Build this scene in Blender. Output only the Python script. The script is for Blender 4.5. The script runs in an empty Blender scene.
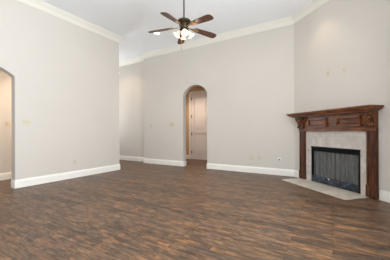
import bpy, bmesh, math, random
from mathutils import Matrix, Vector
random.seed(4)
PI = math.pi
R = math.radians
scene = bpy.context.scene
col = scene.collection

# ---------------------------------------------------------------- measured plan
XL, YB, XC, YH = -5.146, 5.762, -0.761, 5.964      # left wall, back wall, corner, hall wall
YE, XS = 4.361, -5.545                             # far end of left wall, step in the back wall
PHI = R(43.077)                                    # angled fireplace wall
ALEN = 2.12
AX, AY = XC + ALEN * math.cos(PHI), YB - ALEN * math.sin(PHI)
YR = -1.9                                          # rear wall, behind the camera
HC = 3.735                                         # ceiling
T = .15                                            # wall thickness

# ---------------------------------------------------------------- camera
cam_data = bpy.data.cameras.new('camera')
cam = bpy.data.objects.new('camera', cam_data)
col.objects.link(cam)
cam_data.sensor_width = 36
cam_data.lens = 226.367 / 390 * 36
cam_data.shift_x = .0007
cam_data.shift_y = .0048
cam_data.clip_start = .05
cam.matrix_world = (Matrix.Translation((0, 0, 1.06)) @ Matrix.Rotation(R(31.308), 4, 'Z')
                    @ Matrix.Rotation(R(90), 4, 'X') @ Matrix.Rotation(R(-.226), 4, 'Z'))
scene.camera = cam

# ---------------------------------------------------------------- world, exposure, daylight
world = bpy.data.worlds.new('world')
scene.world = world
world.use_nodes = True
world.node_tree.nodes['Background'].inputs[0].default_value = (.75, .87, 1, 1)
world.node_tree.nodes['Background'].inputs[1].default_value = 1.0
scene.view_settings.view_transform = 'Standard'
scene.view_settings.look = 'None'
scene.view_settings.gamma = 1
scene.view_settings.exposure = .17
scene.view_settings.use_curve_mapping = False


def area(name, loc, rot, sx, sy, power, color):
    l = bpy.data.lights.new(name, 'AREA')
    l.shape = 'RECTANGLE'
    l.size, l.size_y, l.energy, l.color = sx, sy, power, color
    o = bpy.data.objects.new(name, l)
    o.location, o.rotation_euler = loc, rot
    col.objects.link(o)
    return o


REARWIN = [(-4.95, -3.75), (-3.4, -2.2), (-1.85, -.65)]
DAY = (.965, .985, 1)
for x0, x1 in REARWIN:
    area('window_daylight', ((x0 + x1) / 2, YR - .45, 1.75), (R(135), 0, 0), 1.1, 1.9, 5 if x0 < -4 else 22 if x0 < -3 else 68, DAY)
SIDEWIN = [(-1.1, .1), (.5, 1.7), (2.1, 3.3)]
for y0, y1 in SIDEWIN:
    area('side_window_daylight', (AX + .30, (y0 + y1) / 2, 1.75), (R(110), 0, R(90)), 1.15, 2.1, 94, DAY)
area('added_hall_fill', (-8.75, 5.1, 1.7), (R(130), 0, R(-90)), 1.0, 1.7, 50, (.97, .985, 1))  # added fill that brightens the hall and its ceiling; source unseen


def lamp(name, kind, loc, power, color, parent=None, rad=.05, spot=None):
    l = bpy.data.lights.new(name, kind)
    l.energy, l.color = power, color
    l.shadow_soft_size = rad
    if kind == 'SPOT':
        l.spot_size, l.spot_blend = spot or R(110), .7
    o = bpy.data.objects.new(name, l)
    o.location = loc
    col.objects.link(o)
    if parent:
        o.parent = parent
    return o


WARM = (1, .72, .45)


# ---------------------------------------------------------------- materials
def lin(r, g, b):
    f = lambda c: (c / 255 / 12.92) if c / 255 <= .04045 else ((c / 255 + .055) / 1.055) ** 2.4
    return (f(r), f(g), f(b), 1)


class NT:
    def __init__(s, name):
        s.m = bpy.data.materials.new(name)
        s.m.use_nodes = True
        s.t = s.m.node_tree
        s.p = s.t.nodes['Principled BSDF']

    def n(s, kind, **kw):
        nd = s.t.nodes.new(kind)
        for k, v in kw.items():
            if k in nd.inputs:
                nd.inputs[k].default_value = v
            else:
                setattr(nd, k, v)
        return nd

    def l(s, a, b):
        s.t.links.new(a, b)

    def coords(s, scale=(1, 1, 1), rot=(0, 0, 0), kind='Object'):
        tc = s.n('ShaderNodeTexCoord')
        mp = s.n('ShaderNodeMapping')
        mp.inputs['Scale'].default_value = scale
        mp.inputs['Rotation'].default_value = rot
        s.l(tc.outputs[kind], mp.inputs[0])
        return mp.outputs[0]

    def ramp(s, fac, stops):
        r = s.n('ShaderNodeValToRGB')
        e = r.color_ramp.elements
        while len(e) < len(stops):
            e.new(.5)
        for q, (pos, c) in zip(e, stops):
            q.position, q.color = pos, c
        s.l(fac, r.inputs[0])
        return r.outputs[0]

    def noise(s, vec, scale, detail=4, rough=.55):
        q = s.n('ShaderNodeTexNoise')
        q.inputs['Scale'].default_value = scale
        q.inputs['Detail'].default_value = detail
        q.inputs['Roughness'].default_value = rough
        s.l(vec, q.inputs['Vector'])
        return q.outputs[0]

    def mix(s, fac, a, b, mode='MIX'):
        q = s.n('ShaderNodeMixRGB', blend_type=mode)
        for sock, v in ((q.inputs[0], fac), (q.inputs[1], a), (q.inputs[2], b)):
            if hasattr(v, 'is_linked'):
                s.l(v, sock)
            else:
                sock.default_value = v
        return q.outputs[0]

    def bump(s, h, strength, dist=.01):
        b = s.n('ShaderNodeBump')
        b.inputs['Strength'].default_value = strength
        b.inputs['Distance'].default_value = dist
        s.l(h, b.inputs['Height'])
        s.l(b.outputs[0], s.p.inputs['Normal'])


def plain(name, c, rough=.5, metal=0, var=.04, scale=8, bump=0):
    t = NT(name)
    v = t.coords()
    n = t.noise(v, scale)
    lo = tuple(x * (1 - var) for x in c[:3]) + (1,)
    hi = tuple(min(1, x * (1 + var)) for x in c[:3]) + (1,)
    t.l(t.ramp(n, [(.3, lo), (.7, hi)]), t.p.inputs['Base Color'])
    t.p.inputs['Roughness'].default_value = rough
    t.p.inputs['Metallic'].default_value = metal
    if bump:
        t.bump(t.noise(v, 160, 3), bump, .002)
    return t.m


M = {}
M['wall'] = plain('wall_paint', lin(206, 201, 194), .75, 0, .012, 1.5, .08)
M['ceiling'] = plain('ceiling_paint', lin(240, 244, 247), .85, 0, .01, 1.5, .05)
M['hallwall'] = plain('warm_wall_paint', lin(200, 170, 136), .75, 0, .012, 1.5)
M['trim'] = plain('white_trim_paint', lin(238, 237, 231), .35, 0, .01, 4)
M['crown'] = plain('cream_trim_dimmed', lin(228, 226, 217), .45, 0, .01, 4)  # same paint as the trim, its dimmer light put into the colour
M['door'] = plain('white_door_paint', lin(230, 227, 226), .4, 0, .01, 4)
M['ivory'] = plain('ivory_plastic', lin(204, 195, 168), .4, 0, .02, 20)
M['almond'] = plain('almond_plastic', lin(205, 199, 180), .4, 0, .02, 20)
M['paleplate'] = plain('wall_coloured_plastic', lin(203, 196, 186), .45, 0, .02, 20)
M['slot'] = plain('dark_slot', lin(70, 62, 48), .6)
M['ivorydark'] = plain('worn_ivory_plastic', lin(196, 180, 136), .4, 0, .02, 20)
M['black'] = plain('black_metal', lin(28, 29, 31), .38, .6, .2, 14)
M['bronze'] = plain('oil_rubbed_bronze', lin(72, 62, 48), .38, .85, .3, 25)
M['hinge'] = plain('brushed_brown_metal', lin(120, 104, 84), .4, .8, .1, 30)
M['brick'] = plain('sooty_firebrick', lin(120, 114, 104), .9, 0, .25, 9)
M['brass'] = plain('antique_brass', lin(160, 134, 102), .4, .6, .1, 25)
M['chain'] = plain('chain_metal', lin(150, 140, 120), .35, .9)
M['steel'] = plain('pale_metal', lin(225, 226, 228), .3, .3)


def floor_mat():
    t = NT('dark_wood_planks')
    v = t.coords()
    br = t.n('ShaderNodeTexBrick', offset=.37, offset_frequency=2)
    t.l(v, br.inputs['Vector'])
    br.inputs['Color1'].default_value = (0, 0, 0, 1)
    br.inputs['Color2'].default_value = (1, 1, 1, 1)
    br.inputs['Mortar'].default_value = (.5, .5, .5, 1)
    br.inputs['Scale'].default_value = 1
    br.inputs['Mortar Size'].default_value = .002
    br.inputs['Mortar Smooth'].default_value = .1
    br.inputs['Bias'].default_value = 0
    br.inputs['Brick Width'].default_value = .95
    br.inputs['Row Height'].default_value = .118
    # per-plank shift of the grain
    off = t.n('ShaderNodeVectorMath', operation='MULTIPLY_ADD')
    t.l(br.outputs['Color'], off.inputs[0])
    off.inputs[1].default_value = (7.3, 3.1, 9.7)
    t.l(v, off.inputs[2])

    def st(sx, sy):
        mp = t.n('ShaderNodeMapping')
        mp.inputs['Scale'].default_value = (sx, sy, 1)
        t.l(off.outputs[0], mp.inputs[0])
        return mp.outputs[0]
    grain = t.noise(st(3.2, 44), 1.6, 8, .72)
    patch = t.noise(st(2.4, 10.0), 1.3, 5, .6)
    blot = t.noise(st(5.2, 15.0), 1.25, 7, .72)
    base = t.ramp(br.outputs['Color'], [(0, lin(82, 66, 54)), (.35, lin(98, 79, 64)), (.7, lin(114, 90, 70)), (1, lin(88, 73, 62))])
    g = t.ramp(grain, [(.32, (.36, .36, .37, 1)), (.5, (.95, .95, .95, 1)), (.68, (1.65, 1.56, 1.46, 1))])
    b = t.ramp(blot, [(.32, (.34, .33, .34, 1)), (.5, (.92, .92, .92, 1)), (.66, (1.65, 1.52, 1.32, 1))])
    pm = t.ramp(patch, [(.48, (0, 0, 0, 1)), (.72, (1, 1, 1, 1))])
    base = t.mix(pm, base, lin(136, 98, 66))
    c = t.mix(1, base, g, 'MULTIPLY')
    c = t.mix(.9, c, b, 'MULTIPLY')
    c = t.mix(br.outputs['Fac'], c, lin(48, 36, 28))
    t.l(c, t.p.inputs['Base Color'])
    rr = t.n('ShaderNodeMapRange')
    rr.inputs['To Min'].default_value = .32
    rr.inputs['To Max'].default_value = .52
    t.p.inputs['Specular IOR Level'].default_value = .38
    t.l(blot, rr.inputs[0])
    t.l(rr.outputs[0], t.p.inputs['Roughness'])
    t.bump(grain, .12, .004)
    return t.m


def wood_mat(name, c1, c2, c3, rough, stretch):
    t = NT(name)
    v = t.coords(stretch)
    n = t.noise(v, 3.2, 6, .65)
    t.l(t.ramp(n, [(.3, c1), (.5, c2), (.72, c3)]), t.p.inputs['Base Color'])
    t.p.inputs['Roughness'].default_value = rough
    t.p.inputs['Specular IOR Level'].default_value = .3
    t.bump(n, .1, .003)
    return t.m


W1, W2, W3 = lin(40, 21, 12), lin(104, 60, 35), lin(166, 108, 66)
M['floor'] = floor_mat()
M['woodh'] = wood_mat('stained_wood_long_grain', W1, W2, W3, .33, (1.2, 14, 14))
M['woodv'] = wood_mat('stained_wood_upright_grain', lin(36, 18, 11), lin(76, 41, 25), lin(124, 76, 46), .33, (14, 14, 1.2))
M['carve'] = wood_mat('stained_carved_wood', lin(38, 21, 12), lin(82, 48, 28), lin(178, 122, 78), .3, (7, 7, 5))  # palest tone brightened to paint in highlights on the carved leaf
M['blade'] = wood_mat('walnut_blade', lin(52, 36, 30), lin(82, 56, 45), lin(108, 76, 60), .35, (2, 22, 6))


def tile_mat(name, w, hgt, xz, c1, c2, grout):
    t = NT(name)
    v = t.coords(rot=(R(90) if xz else 0, 0, 0))
    br = t.n('ShaderNodeTexBrick', offset=0)
    t.l(v, br.inputs['Vector'])
    br.inputs['Color1'].default_value = (.93, .93, .93, 1)
    br.inputs['Color2'].default_value = (1.04, 1.03, 1.02, 1)
    br.inputs['Mortar'].default_value = grout
    br.inputs['Scale'].default_value = 1
    br.inputs['Mortar Size'].default_value = .003
    br.inputs['Brick Width'].default_value = w
    br.inputs['Row Height'].default_value = hgt
    n = t.noise(t.coords(), 7, 6, .65)
    c = t.ramp(n, [(.3, c1), (.7, c2)])
    c = t.mix(1, c, br.outputs['Color'], 'MULTIPLY')
    t.l(c, t.p.inputs['Base Color'])
    t.p.inputs['Roughness'].default_value = .45
    return t.m


M['tile'] = tile_mat('pale_travertine_surround', .338, .32, True, lin(178, 171, 163), lin(208, 202, 196), (.78, .76, .74, 1))
M['hearth'] = tile_mat('pale_travertine_hearth', .31, .26, False, lin(196, 187, 172), lin(220, 212, 198), (.8, .78, .76, 1))


def emis(name, c, e, base):
    t = NT(name)
    n = t.noise(t.coords(), 12)
    t.l(t.ramp(n, [(.3, base), (.7, tuple(min(1, x * 1.05) for x in base[:3]) + (1,))]), t.p.inputs['Base Color'])
    t.p.inputs['Emission Color'].default_value = c
    t.p.inputs['Emission Strength'].default_value = e
    t.p.inputs['Roughness'].default_value = .35
    return t.m


M['shade'] = emis('lit_frosted_glass', (1, .80, .58, 1), .25, lin(215, 203, 186))
M['bulb'] = emis('lit_bulb', (1, .85, .62, 1), 3, lin(255, 250, 240))
M['lens'] = emis('lit_lens', (1, .92, .8, 1), 6, lin(255, 250, 240))


def mesh_curtain_mat():
    t = NT('fireplace_mesh')
    n = t.noise(t.coords((30, 30, 2)), 3, 3)
    t.l(t.ramp(n, [(.3, lin(78, 80, 80)), (.7, lin(128, 129, 127))]), t.p.inputs['Base Color'])
    t.p.inputs['Roughness'].default_value = .5
    t.p.inputs['Metallic'].default_value = .35
    t.p.inputs['Alpha'].default_value = .82
    return t.m


def louver_mat():
    t = NT('black_enamel_painted_reflection')
    n = t.noise(t.coords((1, 1, 1.6)), 16, 5, .7)
    t.l(t.ramp(n, [(.38, lin(20, 23, 28)), (.55, lin(56, 64, 77)), (.75, lin(112, 122, 135))]), t.p.inputs['Base Color'])  # bluish mottled reflections painted into the black enamel
    t.p.inputs['Roughness'].default_value = .25
    t.p.inputs['Metallic'].default_value = .3
    return t.m


M['mesh'] = mesh_curtain_mat()
M['louver'] = louver_mat()


# ---------------------------------------------------------------- mesh helpers
def obj(name, bm, m, parent=None, smooth=False):
    bmesh.ops.recalc_face_normals(bm, faces=bm.faces[:])
    me = bpy.data.meshes.new(name)
    if smooth:
        for f in bm.faces:
            f.smooth = True
        for e in bm.edges:
            if len(e.link_faces) == 2 and e.calc_face_angle(0) > R(38):
                e.smooth = False
    bm.to_mesh(me)
    bm.free()
    me.materials.append(m)
    o = bpy.data.objects.new(name, me)
    col.objects.link(o)
    if parent:
        o.parent = parent
    return o


def add_box(bm, x0, x1, y0, y1, z0, z1, bev=0, mat=None):
    b = bmesh.new()
    bmesh.ops.create_cube(b, size=1)
    for v in b.verts:
        v.co = Vector((x0 + (v.co.x + .5) * (x1 - x0), y0 + (v.co.y + .5) * (y1 - y0), z0 + (v.co.z + .5) * (z1 - z0)))
    if bev:
        bmesh.ops.bevel(b, geom=b.edges[:], offset=bev, segments=2, profile=.6, affect='EDGES')
    if mat is not None:
        bmesh.ops.transform(b, matrix=mat, verts=b.verts[:])
    merge(bm, b)


def merge(bm, b):
    tmp = bpy.data.meshes.new('tmp')
    b.to_mesh(tmp)
    b.free()
    bm.from_mesh(tmp)
    bpy.data.meshes.remove(tmp)


def box(*a, **k):
    bm = bmesh.new()
    add_box(bm, *a, **k)
    return bm


def add_lathe(bm, prof, seg=24, mat=None, caps=True):
    b = bmesh.new()
    rings = []
    for r, z in prof:
        rings.append([b.verts.new((r * math.cos(2 * PI * k / seg), r * math.sin(2 * PI * k / seg), z)) for k in range(seg)])
    for a, c in zip(rings, rings[1:]):
        for k in range(seg):
            b.faces.new((a[k], a[(k + 1) % seg], c[(k + 1) % seg], c[k]))
    if caps:
        b.faces.new(rings[0])
        b.faces.new(rings[-1])
    if mat is not None:
        bmesh.ops.transform(b, matrix=mat, verts=b.verts[:])
    bmesh.ops.recalc_face_normals(b, faces=b.faces[:])
    merge(bm, b)


def lathe(prof, seg=24, mat=None, caps=True):
    bm = bmesh.new()
    add_lathe(bm, prof, seg, mat, caps)
    return bm


def add_prism(bm, pts, axis, a0, a1, bev=0, mat=None):
    """extrude a 2-D outline along axis (x: pts are y,z; y: pts are x,z; z: pts are x,y)"""
    b = bmesh.new()

    def P(p, a):
        return {'x': (a, p[0], p[1]), 'y': (p[0], a, p[1]), 'z': (p[0], p[1], a)}[axis]
    lo = [b.verts.new(P(p, a0)) for p in pts]
    hi = [b.verts.new(P(p, a1)) for p in pts]
    b.faces.new(lo)
    b.faces.new(hi)
    n = len(pts)
    for k in range(n):
        b.faces.new((lo[k], lo[(k + 1) % n], hi[(k + 1) % n], hi[k]))
    bmesh.ops.recalc_face_normals(b, faces=b.faces[:])
    if bev:
        bmesh.ops.bevel(b, geom=b.edges[:], offset=bev, segments=2, affect='EDGES')
    if mat is not None:
        bmesh.ops.transform(b, matrix=mat, verts=b.verts[:])
    merge(bm, b)


def prism(*a, **k):
    bm = bmesh.new()
    add_prism(bm, *a, **k)
    return bm


def empty(name, loc, rz=0, parent=None):
    o = bpy.data.objects.new(name, None)
    o.empty_display_size = .1
    o.location, o.rotation_euler = loc, (0, 0, rz)
    col.objects.link(o)
    if parent:
        o.parent = parent
    return o


def tag(o, label, cat, group=None):
    o['label'], o['category'] = label, cat
    if group:
        o['group'] = group
    return o


def struct(o):
    o['kind'] = 'structure'
    return o


# ---------------------------------------------------------------- the shell
def arch_pts(x0, x1, spring, rise, n=28):
    """points of a segmental arch from (x0,0) up, over and down to (x1,0)"""
    hw = (x1 - x0) / 2
    rad = (hw * hw + rise * rise) / (2 * rise)
    th = math.asin(min(1, hw / rad))
    if rise > hw:
        th = PI - th
    cx, cz = (x0 + x1) / 2, spring + rise - rad
    return [(x0, 0)] + [(cx + rad * math.sin(-th + 2 * th * k / n), cz + rad * math.cos(-th + 2 * th * k / n)) for k in range(n + 1)] + [(x1, 0)]


struct(obj('floor', box(-8.6, 1.2, YR - .3, 9.2, -.1, 0), M['floor']))
struct(obj('ceiling', box(-8.6, 1.2, YR - .3, 6.3, HC, HC + .1), M['ceiling']))

# left wall (extruded along x; outline in y,z) with its arched opening
LA0, LA1 = .398, 1.898
out = [(YR, 0)] + arch_pts(LA0, LA1, 2.124, .25) + [(YE, 0), (YE, HC), (YR, HC)]
struct(obj('wall_left', prism(out, 'x', XL - T, XL), M['wall']))
# back wall with its arched opening, and the short return where the hall steps back
BA0, BA1 = -3.921, -3.084
out = [(XS, 0)] + arch_pts(BA0, BA1, 2.19, .27) + [(XC + .06, 0), (XC + .06, HC), (XS, HC)]
struct(obj('wall_back', prism(out, 'y', YB, YB + T), M['wall']))
struct(obj('wall_hall', box(-8.5, XS, YH, YH + T, 0, HC), M['wall']))
struct(obj('wall_hall_return', box(XS - .0, XS + .1, YB + T, YH + T, 0, HC), M['wall']))
struct(obj('wall_hall_south', box(-8.5, XL - T, YE - T, YE, 0, HC), M['wall']))
bm = bmesh.new()
for a in ((YE - T, 4.55, 0, HC), (5.65, YH + T, 0, HC), (4.55, 5.65, 0, .6), (4.55, 5.65, 2.9, HC)):
    add_box(bm, -8.6, -8.5, *a)
struct(obj('wall_hall_end', bm, M['wall']))
# right wall and rear wall with windows (behind the camera)
bm = bmesh.new()
ys = [YR] + [v for w in SIDEWIN for v in w] + [AY]
for k in range(0, len(ys), 2):
    add_box(bm, AX, AX + T, ys[k], ys[k + 1], 0, HC)
for y0, y1 in SIDEWIN:
    add_box(bm, AX, AX + T, y0, y1, 0, .6)
    add_box(bm, AX, AX + T, y0, y1, 2.9, HC)
struct(obj('wall_right', bm, M['wall']))
bm = bmesh.new()
xs = [XL - T] + [v for w in REARWIN for v in w] + [AX + T]
for k in range(0, len(xs), 2):
    add_box(bm, xs[k], xs[k + 1], YR - T, YR, 0, HC)
for x0, x1 in REARWIN:
    add_box(bm, x0, x1, YR - T, YR, 0, .6)
    add_box(bm, x0, x1, YR - T, YR, 2.9, HC)
struct(obj('wall_rear', bm, M['wall']))


def window_frame(name, w, hgt, loc, rz):
    bm = bmesh.new()
    for s in (-1, 1):
        add_box(bm, s * w / 2 - .045, s * w / 2 + .045, -.02, .03, 0, hgt)
    for z in (0, hgt):
        add_box(bm, -w / 2 - .045, w / 2 + .045, -.02, .03, z - .045, z + .045)
    o = obj(name, bm, M['trim'])
    o.location, o.rotation_euler = loc, (0, 0, rz)
    return struct(o)


for k, (x0, x1) in enumerate(REARWIN):
    window_frame('window_%d' % (k + 1), x1 - x0, 2.3, ((x0 + x1) / 2, YR, .6), PI)
for k, (y0, y1) in enumerate(SIDEWIN):
    window_frame('window_%d' % (k + 4), y1 - y0, 2.3, (AX, (y0 + y1) / 2, .6), -PI / 2)

window_frame('window_7', 1.1, 2.3, (-8.5, 5.1, .6), PI / 2)  # made-up window, added out of view to frame the hall fill light

# angled fireplace wall, in its own frame: x along the wall, -y into the room
A_ROT = -PHI


def on_angled(o, u=0, off=0, z=0):
    o.location = (XC + u * math.cos(PHI) - off * math.sin(PHI), YB - u * math.sin(PHI) - off * math.cos(PHI), z)
    o.rotation_euler = (0, 0, A_ROT)
    return o


FB0, FB1, FBT = .545, 1.605, .752          # firebox opening along the wall, and its top
bm = bmesh.new()
add_box(bm, -.02, FB0 + .02, 0, T, 0, HC)
add_box(bm, FB1 - .02, ALEN + .06, 0, T, 0, HC)
add_box(bm, FB0 + .02, FB1 - .02, 0, T, FBT - .02, HC)
struct(on_angled(obj('wall_angled', bm, M['wall'])))


# side hall seen through the left arch
SX = -6.3
bm = box(SX - T, SX, -.6, YE - T, 0, 2.75)
struct(obj('wall_side_hall', bm, M['wall']))
struct(obj('wall_side_hall_south', box(SX, XL - T, -.7, -.6, 0, 2.75), M['hallwall']))
struct(obj('ceiling_side_hall', box(SX - T, XL - T, -.7, YE - T, 2.75, 2.8), M['ceiling']))

# vestibule seen through the back arch
YV = 7.462
DX0, DX1, DTOP = -4.70, -3.86, 2.53
bm = bmesh.new()
add_box(bm, -6.0, DX0 - .005, YV, YV + T, 0, 2.8)
add_box(bm, DX1 + .005, -1.9, YV, YV + T, 0, 2.8)
add_box(bm, DX0 - .005, DX1 + .005, YV, YV + T, DTOP + .005, 2.8)
struct(obj('wall_vestibule', bm, M['hallwall']))
struct(obj('wall_vestibule_left', box(-6.1, -6.0, YH + T, YV + T, 0, 2.8), M['hallwall']))
struct(obj('wall_vestibule_right', box(-1.9, -1.8, YB + T, YV + T, 0, 2.8), M['hallwall']))
struct(obj('ceiling_vestibule', prism([(-6.1, YH + T), (XS + .1, YH + T), (XS + .1, YB + T), (-1.8, YB + T), (-1.8, YV + T), (-6.1, YV + T)],
                                      'z', 2.8, 2.85), M['ceiling']))


# ---------------------------------------------------------------- swept trim
BASE = [(0, 0), (.016, 0), (.016, .118), (.0125, .128), (.0125, .136), (.007, .15), (.004, .16), (0, .16)]
CROWN = [(0, -.15), (.010, -.15), (.013, -.132), (.022, -.126), (.026, -.108), (.045, -.075), (.072, -.045),
         (.084, -.036), (.088, -.022), (.104, -.016), (.108, 0), (0, 0)]


def sweep(profile, path, z, bm=None):
    """profile (offset to the right of the path, height) along a plan path with mitres"""
    bm = bm or bmesh.new()
    pts = [Vector(p) for p in path]
    nrm = []
    for a, b in zip(pts, pts[1:]):
        d = (b - a).normalized()
        nrm.append(Vector((d.y, -d.x)))
    mit = []
    for k in range(len(pts)):
        if k == 0:
            mit.append(nrm[0])
        elif k == len(pts) - 1:
            mit.append(nrm[-1])
        else:
            m = (nrm[k - 1] + nrm[k]).normalized()
            mit.append(m / max(.2, m.dot(nrm[k])))
    rings = [[bm.verts.new((p.x + m.x * o, p.y + m.y * o, z + zz)) for o, zz in profile] for p, m in zip(pts, mit)]
    n = len(profile)
    for a, b in zip(rings, rings[1:]):
        for k in range(n):
            bm.faces.new((a[k], a[(k + 1) % n], b[(k + 1) % n], b[k]))
    bm.faces.new(rings[0])
    bm.faces.new(rings[-1])
    return bm


def seg(name, profile, path, z, i, j, mat=None):
    """only the segments i..j of a mitred path, as one object"""
    bm = bmesh.new()
    pts = path[max(0, i - 1):j + 2]
    pts = [Vector(p) for p in path]
    nrm = []
    for a, b in zip(pts, pts[1:]):
        d = (b - a).normalized()
        nrm.append(Vector((d.y, -d.x)))
    rings = []
    for k in range(i, j + 1):
        if k == 0:
            m = nrm[0]
        elif k == len(pts) - 1:
            m = nrm[-1]
        else:
            m = (nrm[k - 1] + nrm[k]).normalized()
            m = m / max(.2, m.dot(nrm[k]))
        rings.append([bm.verts.new((pts[k].x + m.x * o, pts[k].y + m.y * o, z + zz)) for o, zz in profile])
    n = len(profile)
    for a, b in zip(rings, rings[1:]):
        for k in range(n):
            bm.faces.new((a[k], a[(k + 1) % n], b[(k + 1) % n], b[k]))
    bm.faces.new(rings[0])
    bm.faces.new(rings[-1])
    return struct(obj(name, bm, mat or M['trim']))


LOOP = [(XL, YR), (XL, YE), (-8.5, YE), (-8.5, YH), (XS, YH), (XS, YB), (XC, YB), (AX, AY), (AX, YR), (XL, YR)]
names = ['left', 'hall_south', 'hall_end', 'hall', 'hall_return', 'back', 'angled', 'right', 'rear']
for k in range(9):
    seg('trim_%d' % (k + 1), CROWN, LOOP, HC, k, k + 1, M['crown'])

seg('baseboard_left', BASE, [(XL - T, LA1), (XL, LA1), (XL, YE), (-8.5, YE)], 0, 0, 2)
seg('baseboard_left_near', BASE, [(XL, YR), (XL, LA0), (XL - T, LA0)], 0, 0, 2)
seg('baseboard_hall', BASE, [(-8.5, YH), (XS, YH), (XS, YB), (BA0, YB), (BA0, YB + T)], 0, 0, 1)
seg('baseboard_back', BASE, [(-8.5, YH), (XS, YH), (XS, YB), (BA0, YB), (BA0, YB + T)], 0, 1, 4)
PU = .205
p1 = (XC + PU * math.cos(PHI), YB - PU * math.sin(PHI))
seg('baseboard_back_right', BASE, [(BA1, YB + T), (BA1, YB), (XC, YB), p1], 0, 0, 3)
p2 = (XC + 1.9 * math.cos(PHI), YB - 1.9 * math.sin(PHI))
seg('baseboard_angled', BASE, [p2, (AX, AY), (AX, YR)], 0, 0, 1)
seg('baseboard_right', BASE, [p2, (AX, AY), (AX, YR)], 0, 1, 2)
seg('baseboard_rear', BASE, [(AX, YR), (XL, YR)], 0, 0, 1)
seg('baseboard_side_hall', BASE, [(SX, -.6), (SX, YE - T)], 0, 0, 1)
seg('baseboard_vestibule', BASE, [(-6.0, YV), (DX0 - .095, YV)], 0, 0, 1)

# ---------------------------------------------------------------- vestibule door
CAS = [(0, 0), (.09, 0), (.09, .012), (.075, .018), (.02, .014), (.008, .01), (0, .006)]
bm = bmesh.new()
add_box(bm, DX0 - .09, DX0, YV - .018, YV, 0, DTOP + .09, .004)
add_box(bm, DX1, DX1 + .09, YV - .018, YV, 0, DTOP + .09, .004)
add_box(bm, DX0 - .09, DX1 + .09, YV - .019, YV, DTOP, DTOP + .09, .004)
struct(obj('trim_10', bm, M['trim']))


def door_panel_bm(x0, x1, z0, z1):
    bm = bmesh.new()
    add_box(bm, x0 + .07, x1 - .07, .004, .026, z0 + .07, z1 - .07, .006)
    for a in ((x0, x1, z0, z0 + .02), (x0, x1, z1 - .02, z1), (x0, x0 + .02, z0, z1), (x1 - .02, x1, z0, z1)):
        add_box(bm, a[0], a[1], -.006, .026, a[2], a[3], .003)
    return bm


w = DX1 - DX0
bm = bmesh.new()
SW = .125
RZ = [(0.008, .25), (1.02, 1.13), (2.40, DTOP - .004)]
for a in ((.004, SW, .008, DTOP - .004), (w - SW, w - .004, .008, DTOP - .004)):
    add_box(bm, a[0], a[1], 0, .04, a[2], a[3])
for z0, z1 in RZ:
    add_box(bm, SW, w - SW, 0, .04, z0, z1)
add_box(bm, SW, w - SW, .024, .035, .2, 2.45)
door = struct(obj('door_1', bm, M['door']))
door.location = (DX0, YV + .005, 0)
for z0, z1 in ((.25, 1.02), (1.13, 2.40)):
    obj('door_panel', door_panel_bm(SW + .004, w - SW - .004, z0 + .004, z1 - .004), M['door'], door)
for z in (.277, .978, 1.659, 2.339):
    bm = lathe([(.0, -.052), (.009, -.05), (.009, .05), (.0, .052)], 10, Matrix.Translation((.008, -.011, z)), False)
    add_box(bm, .0, .04, -.004, .0, z - .048, z + .048)
    obj('door_hinge', bm, M['hinge'], door)
bm = lathe([(.0, 0), (.032, 0), (.032, .008), (.012, .014), (.012, .04), (.028, .05), (.03, .062), (.02, .074), (0, .076)], 18,
           Matrix.Translation((w - .07, 0, .95)) @ Matrix.Rotation(R(90), 4, 'X'), False)
obj('door_knob', bm, M['hinge'], door, True)


# ---------------------------------------------------------------- wall plates
def on_back(o, x, z, y=YB):
    o.location = (x, y, z)
    return o


def on_left(o, y, z, x=XL):
    o.location, o.rotation_euler = (x, y, z), (0, 0, PI / 2)
    return o


def switch_plate(gangs, mat):
    w = .075 + .046 * (gangs - 1)
    root = empty('light_switch', (0, 0, 0))
    obj('cover_plate', box(-w / 2, w / 2, -.006, 0, -.058, .058, .002), mat, root)
    for g in range(gangs):
        x = (g - (gangs - 1) / 2) * .046
        bm = box(x - .006, x + .006, -.008, -.005, -.013, .013)
        add_box(bm, x - .005, x + .005, -.019, -.005, .0, .011, .002)
        obj('toggle', bm, M['ivorydark'] if mat is not M['paleplate'] else mat, root)
        for z in (-.043, .043):
            obj('screw', lathe([(.0, 0), (.004, 0), (.003, .002), (0, .002)], 8,
                               Matrix.Translation((x, -.006, z)) @ Matrix.Rotation(R(90), 4, 'X'), False), M['ivorydark'], root)
    return root


def outlet(mat, rmat):
    root = empty('wall_outlet', (0, 0, 0))
    obj('cover_plate', box(-.0375, .0375, -.006, 0, -.058, .058, .002), mat, root)
    for z in (-.02, .02):
        rc = obj('receptacle', box(-.017, .017, -.0085, -.005, z - .0145, z + .0145, .003), rmat, root)
        bm = box(-.009, -.006, -.0095, -.008, z - .001, z + .009)
        add_box(bm, .006, .009, -.0095, -.008, z - .001, z + .008)
        add_box(bm, -.003, .003, -.0095, -.008, z - .009, z - .003)
        obj('slots', bm, M['slot'], rc)
    return root


GS, GO = 'light switch plates', 'wall outlets'
tag(on_left(switch_plate(2, M['almond']), 2.09, 1.262), 'almond double switch plate beside the arched opening on the left wall', 'light switch', GS)
tag(on_left(switch_plate(1, M['ivory']), 2.19, 1.255, SX), 'tan switch plate on the warm-lit wall inside the left arch', 'light switch', GS)
tag(on_back(switch_plate(3, M['ivory']), -4.35, 1.30), 'ivory triple switch plate left of the arched doorway on the back wall', 'light switch', GS)
tag(on_left(outlet(M['almond'], M['ivory']), 3.073, .375), 'almond outlet low on the left wall above its baseboard', 'outlet', GO)
tag(on_back(outlet(M['paleplate'], M['paleplate']), -4.93, .335), 'pale wall-coloured outlet low on back wall near the hall corner', 'outlet', GO)
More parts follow.
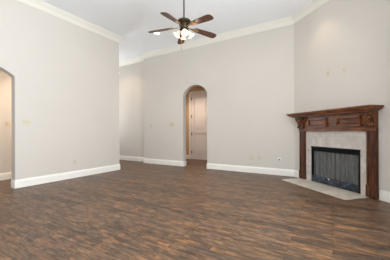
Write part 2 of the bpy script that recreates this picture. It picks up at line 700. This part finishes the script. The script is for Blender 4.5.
# pair of plates low on the back wall: a double one and a single one
root = empty('wall_outlet', (0, 0, 0))
obj('cover_plate', box(-.06, .06, -.006, 0, -.058, .058, .002), M['ivory'], root)
for x in (-.023, .023):
    for z in (-.02, .02):
        rc = obj('receptacle', box(x - .017, x + .017, -.0085, -.005, z - .0145, z + .0145, .003), M['almond'], root)
        bm = box(x - .009, x - .006, -.0095, -.008, z - .001, z + .009)
        add_box(bm, x + .006, x + .009, -.0095, -.008, z - .001, z + .008)
        obj('slots', bm, M['slot'], rc)
tag(on_back(root, -1.79, .385), 'ivory double outlet, the wider of the pair low on the back wall', 'outlet', GO)
tag(on_back(outlet(M['ivory'], M['almond']), -1.59, .392), 'narrow ivory outlet, right one of the pair low on the back wall', 'outlet', GO)
# thermostat
root = empty('thermostat', (0, 0, 0))
obj('housing', box(-.035, .035, -.022, 0, -.055, .055, .006), M['paleplate'], root)
obj('display', box(-.022, .022, -.0235, -.021, .008, .034, .0008), plain('grey_display', lin(150, 150, 142), .25), root)
tag(on_back(root, -5.23, 1.27), 'small pale thermostat on the back wall beside the hall corner', 'thermostat')
# gas key valve, round plate with a dark centre
root = empty('gas_valve_plate', (0, 0, 0))
rx = Matrix.Rotation(R(90), 4, 'X')
obj('escutcheon', lathe([(0.0, 0), (.044, 0), (.044, .003), (.036, .008), (.021, .009), (.021, .0)], 28, rx, False), M['steel'], root, True)
obj('key_socket', lathe([(0.0, .001), (.02, .001), (.019, .011), (.009, .012), (.007, .003), (0, .003)], 20, rx, False), M['black'], root, True)
tag(on_back(root, -1.10, .381), 'small round metal valve plate with dark socket, low on back wall near fireplace', 'valve')
# two plates above the mantel
root = outlet(M['almond'], M['ivorydark'])
tag(on_angled(root, .952, 0, 2.19), 'almond outlet high above the mantel, lower left of the pair', 'outlet', GO)
root = empty('cable_outlet', (0, 0, 0))
obj('cover_plate', box(-.0375, .0375, -.006, 0, -.058, .058, .002), M['almond'], root)
bm = lathe([(0.0, 0), (.010, 0), (.010, .004), (.006, .005), (.0055, .014), (.003, .014), (0, .010)], 12, Matrix.Translation((0, -.006, 0)) @ rx, False)
obj('connector', bm, M['ivorydark'], root)
tag(on_angled(root, 1.295, 0, 2.17), 'almond cable jack plate high above the mantel, right of the pair', 'cable jack')
# little white box on the far end of the left wall
root = empty('door_chime', (XL - T / 2, YE, 2.70))
obj('housing', box(-.06, .06, 0, .032, 0, .10, .006), M['trim'], root)
bm = bmesh.new()
for k in range(4):
    add_box(bm, -.04, .04, .031, .034, .022 + k * .018, .029 + k * .018)
obj('grille', bm, M['paleplate'], root)
tag(root, 'tiny white box high on the far end of the left wall', 'chime')


# ---------------------------------------------------------------- hearth and surround
HU0, HU1, HD = .222, 1.765, .525
hearth = obj('hearth', box(HU0, HU1, -HD, -.001, 0, .012, .003), M['hearth'])
tag(on_angled(hearth), 'pale tiled hearth slab on the floor in front of the fireplace', 'hearth')
bm = bmesh.new()
TU0, TU1, TT = .386, 1.724, 1.075
add_box(bm, TU0, FB0, -.022, -.001, .012, TT)
add_box(bm, FB1, TU1, -.022, -.001, .012, TT)
add_box(bm, FB0, FB1, -.022, -.001, FBT, TT)
sur = obj('fireplace_surround', bm, M['tile'])
tag(on_angled(sur), 'pale grey stone tile surround framing the black fireplace opening', 'tile surround')

# ---------------------------------------------------------------- fireplace insert
fire = tag(on_angled(empty('fireplace_insert', (0, 0, 0))), 'black metal gas fireplace insert with mesh screen behind the hearth', 'fireplace')
a0, a1 = FB0 + .004, FB1 - .004
for x in (a0, a1 - .02):
    obj('side_frame', box(x, x + .02, -.034, .06, .013, FBT - .003, .003), M['black'], fire)
# upper louvers
bm = box(a0, a1, -.012, .06, .655, FBT - .003)
for k in range(3):
    z = .668 + k * .024
    add_prism(bm, [(-.036, z), (-.036, z + .006), (-.01, z + .02), (-.01, z + .012)], 'x', a0 + .01, a1 - .01)
obj('upper_louver', bm, M['black'], fire)
hood = box(a0 - .006, a1 + .006, -.048, -.01, FBT - .018, FBT - .003, .003)
obj('hood', hood, M['black'], fire)
# lower panel
bm = box(a0 + .004, a1 - .004, -.03, .05, .018, .14, .004)
for z in (.045, .078, .112):
    add_box(bm, a0 + .03, a1 - .03, -.034, -.028, z - .004, z + .004, .0015)
obj('lower_panel', bm, M['louver'], fire)
obj('damper_knob', lathe([(0, 0), (.014, 0), (.016, .01), (.012, .018), (0, .02)], 14,
                         Matrix.Translation((FB0 + .44, -.025, .135)) @ rx, False), M['steel'], fire, True)
# firebox
bm = bmesh.new()
pl = [(a0 + .02, .05), (a0 + .2, .46), (a1 - .2, .46), (a1 - .02, .05)]
pl2 = [(a1 - .0, .05), (a1 - .18, .49), (a0 + .18, .49), (a0, .05)]
add_prism(bm, pl + pl2, 'z', .02, .70)
obj('firebox_lining', bm, M['brick'], fire)
obj('firebox_floor', prism([(a0 + .01, .04), (a0 + .19, .47), (a1 - .19, .47), (a1 - .01, .04)], 'z', .09, .11), M['brick'], fire)
obj('firebox_top', prism([(a0 + .01, .04), (a0 + .19, .47), (a1 - .19, .47), (a1 - .01, .04)], 'z', .69, .72), M['black'], fire)
# grate
bm = bmesh.new()
for k in range(7):
    x = a0 + .29 + k * .078
    add_box(bm, x, x + .016, .12, .36, .15, .166)
    add_box(bm, x, x + .016, .12, .136, .15, .21)
for y in (.15, .32):
    add_box(bm, a0 + .27, a1 - .27, y, y + .016, .135, .151)
for x in (a0 + .3, a1 - .32):
    for y in (.15, .32):
        add_box(bm, x, x + .014, y, y + .014, .11, .14)
obj('grate', bm, M['black'], fire)
# mesh curtains with their folds
rod = lathe([(0, 0), (.006, 0), (.006, a1 - a0 - .05), (0, a1 - a0 - .05)], 10,
            Matrix.Translation((a0 + .025, .012, .652)) @ Matrix.Rotation(R(90), 4, 'Y'), False)
obj('curtain_rod', rod, M['black'], fire)
for x0, x1 in ((a0 + .026, (a0 + a1) / 2 + .01), ((a0 + a1) / 2 - .01, a1 - .026)):
    bm = bmesh.new()
    n, mz = 110, 6
    grid = []
    for i in range(n + 1):
        s = i / n
        colv = []
        for j in range(mz + 1):
            q = j / mz
            amp = .007 + .005 * (1 - q)
            y = .012 + amp * (math.sin(s * 2 * PI * 5.5 + .9 * math.sin(s * 13)) + .35 * math.sin(s * 2 * PI * 15 + 2 * q))
            colv.append(bm.verts.new((x0 + s * (x1 - x0), y, .142 + q * .512)))
        grid.append(colv)
    for i in range(n):
        for j in range(mz):
            bm.faces.new((grid[i][j], grid[i + 1][j], grid[i + 1][j + 1], grid[i][j + 1]))
    obj('mesh_curtain', bm, M['mesh'], fire, True)

# ---------------------------------------------------------------- mantel
man = tag(on_angled(empty('fireplace_mantel', (0, 0, 0))), 'dark stained wooden mantel with carved corbels around the fireplace', 'mantel')
MU0, MU1 = .215, 1.88
PT = .048


def pilaster(x0, x1):
    bm = box(x0, x1, -PT, -.001, .0125, 1.12, .003)
    w = x1 - x0
    # plinth
    p = box(x0 - .006, x1 + .006, -PT - .012, -PT + .001, .0125, .20, .004)
    merge(bm, p)
    # raised fillets either side of a sunken middle
    for a, b in ((x0 + .012, x0 + .036), (x1 - .036, x1 - .012)):
        add_box(bm, a, b, -PT - .009, -PT + .001, .22, 1.08, .004)
    add_box(bm, x0 + .05, x1 - .05, -PT - .005, -PT + .001, .22, 1.08, .003)
    add_box(bm, x0 - .004, x1 + .004, -PT - .012, -PT + .001, 1.09, 1.12, .004)
    return obj('pilaster', bm, M['woodv'], man)


PILS = ((MU0, .388), (1.722, MU1))
for a, b in PILS:
    pilaster(a, b)
# frieze board between and behind the corbels
FZ = .06
obj('frieze', box(MU0, MU1, -FZ, -.001, 1.06, 1.375, .003), M['woodh'], man)
bm = box(.388, 1.722, -FZ - .014, -FZ + .001, 1.06, 1.092, .005)
obj('lower_rail', bm, M['woodh'], man)
for x0, x1 in ((.505, .985), (1.20, 1.665)):
    bm = box(x0 + .055, x1 - .055, -FZ - .012, -FZ + .001, 1.19, 1.28, .012)
    o = obj('raised_panel', bm, M['woodh'], man)
    bm = bmesh.new()
    z0, z1 = 1.145, 1.325
    for p in ([(x0, z0), (x1, z0), (x1 - .036, z0 + .034), (x0 + .036, z0 + .034)],
              [(x0, z1), (x1, z1), (x1 - .036, z1 - .034), (x0 + .036, z1 - .034)],
              [(x0, z0), (x0, z1), (x0 + .036, z1 - .034), (x0 + .036, z0 + .034)],
              [(x1, z0), (x1, z1), (x1 - .036, z1 - .034), (x1 - .036, z0 + .034)]):
        add_prism(bm, p, 'y', -FZ - .046, -FZ + .001, .008)
    obj('panel_moulding', bm, M['woodh'], o)


def corbel(xc, wd):
    """a console: S-scroll profile extruded, with volutes and an acanthus leaf"""
    prof = [(-.04, 1.376), (-.165, 1.376), (-.17, 1.355), (-.164, 1.325), (-.15, 1.30), (-.13, 1.28), (-.114, 1.255),
            (-.105, 1.225), (-.10, 1.195), (-.106, 1.17), (-.102, 1.145), (-.085, 1.128), (-.06, 1.122), (-.04, 1.122)]
    bm = prism(prof, 'x', xc - wd / 2, xc + wd / 2, .004)
    o = obj('corbel', bm, M['carve'], man)
    # volutes on both cheeks
    for s in (-1, 1):
        for (y, z, r) in ((-.132, 1.335, .034), (-.082, 1.155, .026)):
            mt = Matrix.Translation((xc + s * wd / 2, y, z)) @ Matrix.Rotation(s * R(90), 4, 'Y')
            bm = bmesh.new()
            add_lathe(bm, [(0, -.004), (r, -.004), (r, .006), (r * .8, .010), (r * .62, .005), (r * .35, .005), (r * .3, .012), (0, .014)], 18, mt, False)
            obj('volute', bm, M['carve'], o, True)
    # leaf lobes climbing the front
    bm = bmesh.new()
    path = [(-.170, 1.345), (-.156, 1.30), (-.128, 1.27), (-.112, 1.23), (-.106, 1.19), (-.108, 1.155)]
    for k, (y, z) in enumerate(path):
        r = wd * (.30 - .02 * k)
        for s in (-1, 0, 1):
            b = bmesh.new()
            bmesh.ops.create_icosphere(b, subdivisions=2, radius=1)
            mt = (Matrix.Translation((xc + s * wd * .27, y + abs(s) * .01, z - abs(s) * .012)) @ Matrix.Rotation(s * R(28), 4, 'Y')
                  @ Matrix.Diagonal((r * .62, .017, r * .72, 1)))
            bmesh.ops.transform(b, matrix=mt, verts=b.verts[:])
            merge(bm, b)
    obj('acanthus_leaf', bm, M['carve'], o, True)


for a, b in PILS:
    corbel((a + b) / 2, (b - a) - .012)
# shelf: stepped crown moulding under a flat top
SU0, SU1, SD = .085, 1.965, .29
bm = bmesh.new()
steps = [(1.368, 1.382, .0), (1.382, 1.392, .02), (1.392, 1.402, .034), (1.402, 1.412, .05), (1.412, 1.422, .066), (1.422, 1.430, .078)]


def loft_shelf(levels):
    b = bmesh.new()
    rings = []
    for z, e in levels:
        x0, x1, y = SU0 + .085 - e, SU1 - .085 + e, -(SD - .085 + e)
        rings.append([b.verts.new(p) for p in ((x0, -.001, z), (x0, y, z), (x1, y, z), (x1, -.001, z))])
    for r, q in zip(rings, rings[1:]):
        for k in range(4):
            b.faces.new((r[k], r[(k + 1) % 4], q[(k + 1) % 4], q[k]))
    b.faces.new(rings[0])
    b.faces.new(rings[-1])
    return b


obj('shelf_moulding', loft_shelf([(1.366, 0), (1.378, 0), (1.380, .010), (1.386, .012), (1.390, .030), (1.398, .044), (1.408, .056),
                                  (1.420, .064), (1.422, .072), (1.4325, .074)]), M['woodh'], man)
obj('shelf', box(SU0, SU1, -SD, -.001, 1.432, 1.455, .005), M['woodh'], man)

# ---------------------------------------------------------------- ceiling fan
FX, FY, FZB = -2.236, 3.326, 2.866
fan = tag(empty('ceiling_fan', (FX, FY, HC)), 'dark bronze ceiling fan with five walnut blades and lit glass shades', 'ceiling fan')
D = FZB - HC


def fl(prof, name, mat, parent=fan, seg=28):
    return obj(name, lathe([(r, z + D) for r, z in prof], seg, None, False), mat, parent, True)


obj('canopy', lathe([(0, 0), (.07, 0), (.068, -.02), (.045, -.06), (.02, -.075), (0, -.075)], 24, None, False), M['bronze'], fan, True)
obj('downrod', lathe([(0, -.06), (.0125, -.06), (.0125, D + .2), (0, D + .2)], 14, None, False), M['bronze'], fan, True)
fl([(0, .188), (.03, .188), (.034, .18), (.075, .176), (.106, .166), (.122, .146), (.12, .13), (.1, .115), (.085, .105), (.088, .095), (.09, .085),
    (.08, .066), (.062, .05), (.058, .03), (0, .03)], 'motor_housing', M['bronze'])
kit = fl([(0, .035), (.055, .035), (.07, .025), (.074, .01), (.06, -.008), (.035, -.022), (.03, -.045), (.018, -.058), (.012, -.08), (0, -.085)],
         'light_kit', M['bronze'])

A0 = 124.16679977
blade_mesh = iron_mesh = None
for k in range(5):
    a = A0 + k * 2 * PI / 5
    rot = Matrix.Rotation(a, 4, 'Z')
    if blade_mesh is None:
        prof = [(.205, -.048), (.28, -.056), (.40, -.064), (.52, -.070), (.60, -.070), (.635, -.060), (.655, -.036), (.662, 0),
                (.655, .036), (.635, .060), (.60, .070), (.52, .070), (.40, .064), (.28, .056), (.205, .048)]
        bm = prism(prof, 'z', -.004, .004, .0015)
        bl = obj('fan_blade', bm, M['blade'], fan)
        blade_mesh = bl.data
        # ornate iron: arm, scroll plate, screws
        bm = prism([(.07, -.016), (.12, -.012), (.17, -.022), (.215, -.042), (.25, -.036), (.285, -.012), (.295, 0),
                    (.285, .012), (.25, .036), (.215, .042), (.17, .022), (.12, .012), (.07, .016)], 'z', -.011, -.005, .001)
        for (x, y) in ((.225, -.022), (.225, .022), (.268, 0)):
            add_lathe(bm, [(0, -.016), (.006, -.014), (.007, -.010), (0, -.010)], 10, Matrix.Translation((x, y, 0)), False)
        ir = obj('blade_iron', bm, M['brass'], bl)
        iron_mesh = ir.data
    else:
        bl = bpy.data.objects.new('fan_blade', blade_mesh)
        col.objects.link(bl)
        bl.parent = fan
        ir = bpy.data.objects.new('blade_iron', iron_mesh)
        col.objects.link(ir)
        ir.parent = bl
    bl.matrix_local = Matrix.Translation((0, 0, D + .06)) @ rot @ Matrix.Rotation(R(5.2), 4, 'Y') @ Matrix.Rotation(R(-12), 4, 'X')

for k in range(4):
    a = R(40 + 90 * k)
    tilt = Matrix.Rotation(a, 4, 'Z') @ Matrix.Translation((.062, 0, D - .012)) @ Matrix.Rotation(R(-36), 4, 'Y') @ Matrix.Scale(.86, 4)
    bm = lathe([(.018, .012), (.026, .006), (.027, -.02), (.02, -.024)], 16, tilt)
    fit = obj('lamp_fitter', bm, M['bronze'], kit, True)
    bm = lathe([(.023, -.018), (.031, -.03), (.040, -.05), (.046, -.08), (.052, -.105), (.064, -.13), (.070, -.138), (.067, -.138),
                (.060, -.129), (.049, -.105), (.043, -.08), (.037, -.05), (.028, -.03), (.020, -.02)], 22, tilt, False)
    sh = obj('lamp_shade', bm, M['shade'], kit, True)
    obj('bulb', lathe([(0, -.018), (.012, -.02), (.014, -.05), (.026, -.08), (.026, -.095), (.016, -.112), (0, -.118)], 14, tilt, False), M['bulb'], sh, True)
    p = tilt @ Vector((0, 0, -.15))
    lamp('fan_bulb_light', 'POINT', p, 2.2, WARM, fan, .04)
for (x, y, L_) in ((.02, .02, .21), (-.045, -.01, .30)):
    bm = lathe([(0, -.05), (.0022, -.05), (.0022, -L_), (0, -L_)], 6, Matrix.Translation((x, y, D)), False)
    add_lathe(bm, [(0, -L_), (.006, -L_ - .006), (.009, -L_ - .024), (.006, -L_ - .034), (0, -L_ - .036)], 12, Matrix.Translation((x, y, D)), False)
    obj('pull_chain', bm, M['chain'], kit, True)


# ---------------------------------------------------------------- recessed lights
def downlight(x, y, label, power, z=HC, spread=95, color=WARM):
    root = tag(empty('recessed_light', (x, y, z)), label, 'ceiling light', 'recessed ceiling lights')
    obj('trim_ring', lathe([(.075, 0), (.095, 0), (.095, -.006), (.088, -.010), (.075, -.008)], 32, None, False), M['trim'], root, True)
    obj('lens', lathe([(0, -.001), (.076, -.001), (.074, -.005), (0, -.007)], 28, None, False), M['lens'], root, True)
    lamp('downlight_beam', 'SPOT', (0, 0, -.03), power, color, root, .06, R(spread))
    return root


downlight(-4.044, 4.698, 'lit recessed ceiling light seen below the left fan blade', 30)
downlight(-.42, 4.88, 'lit recessed ceiling light near the fireplace corner', 17)
downlight(-6.45, 5.15, 'lit recessed ceiling light over the hall', 36, HC, 128)
downlight(-4.35, 6.5, 'lit recessed ceiling light behind the arched doorway', 84, 2.8, 150, (1, .76, .58))
downlight(-5.6, 3.1, 'lit recessed ceiling light beyond the left arch', 165, 2.75, 165, (1, .78, .58))
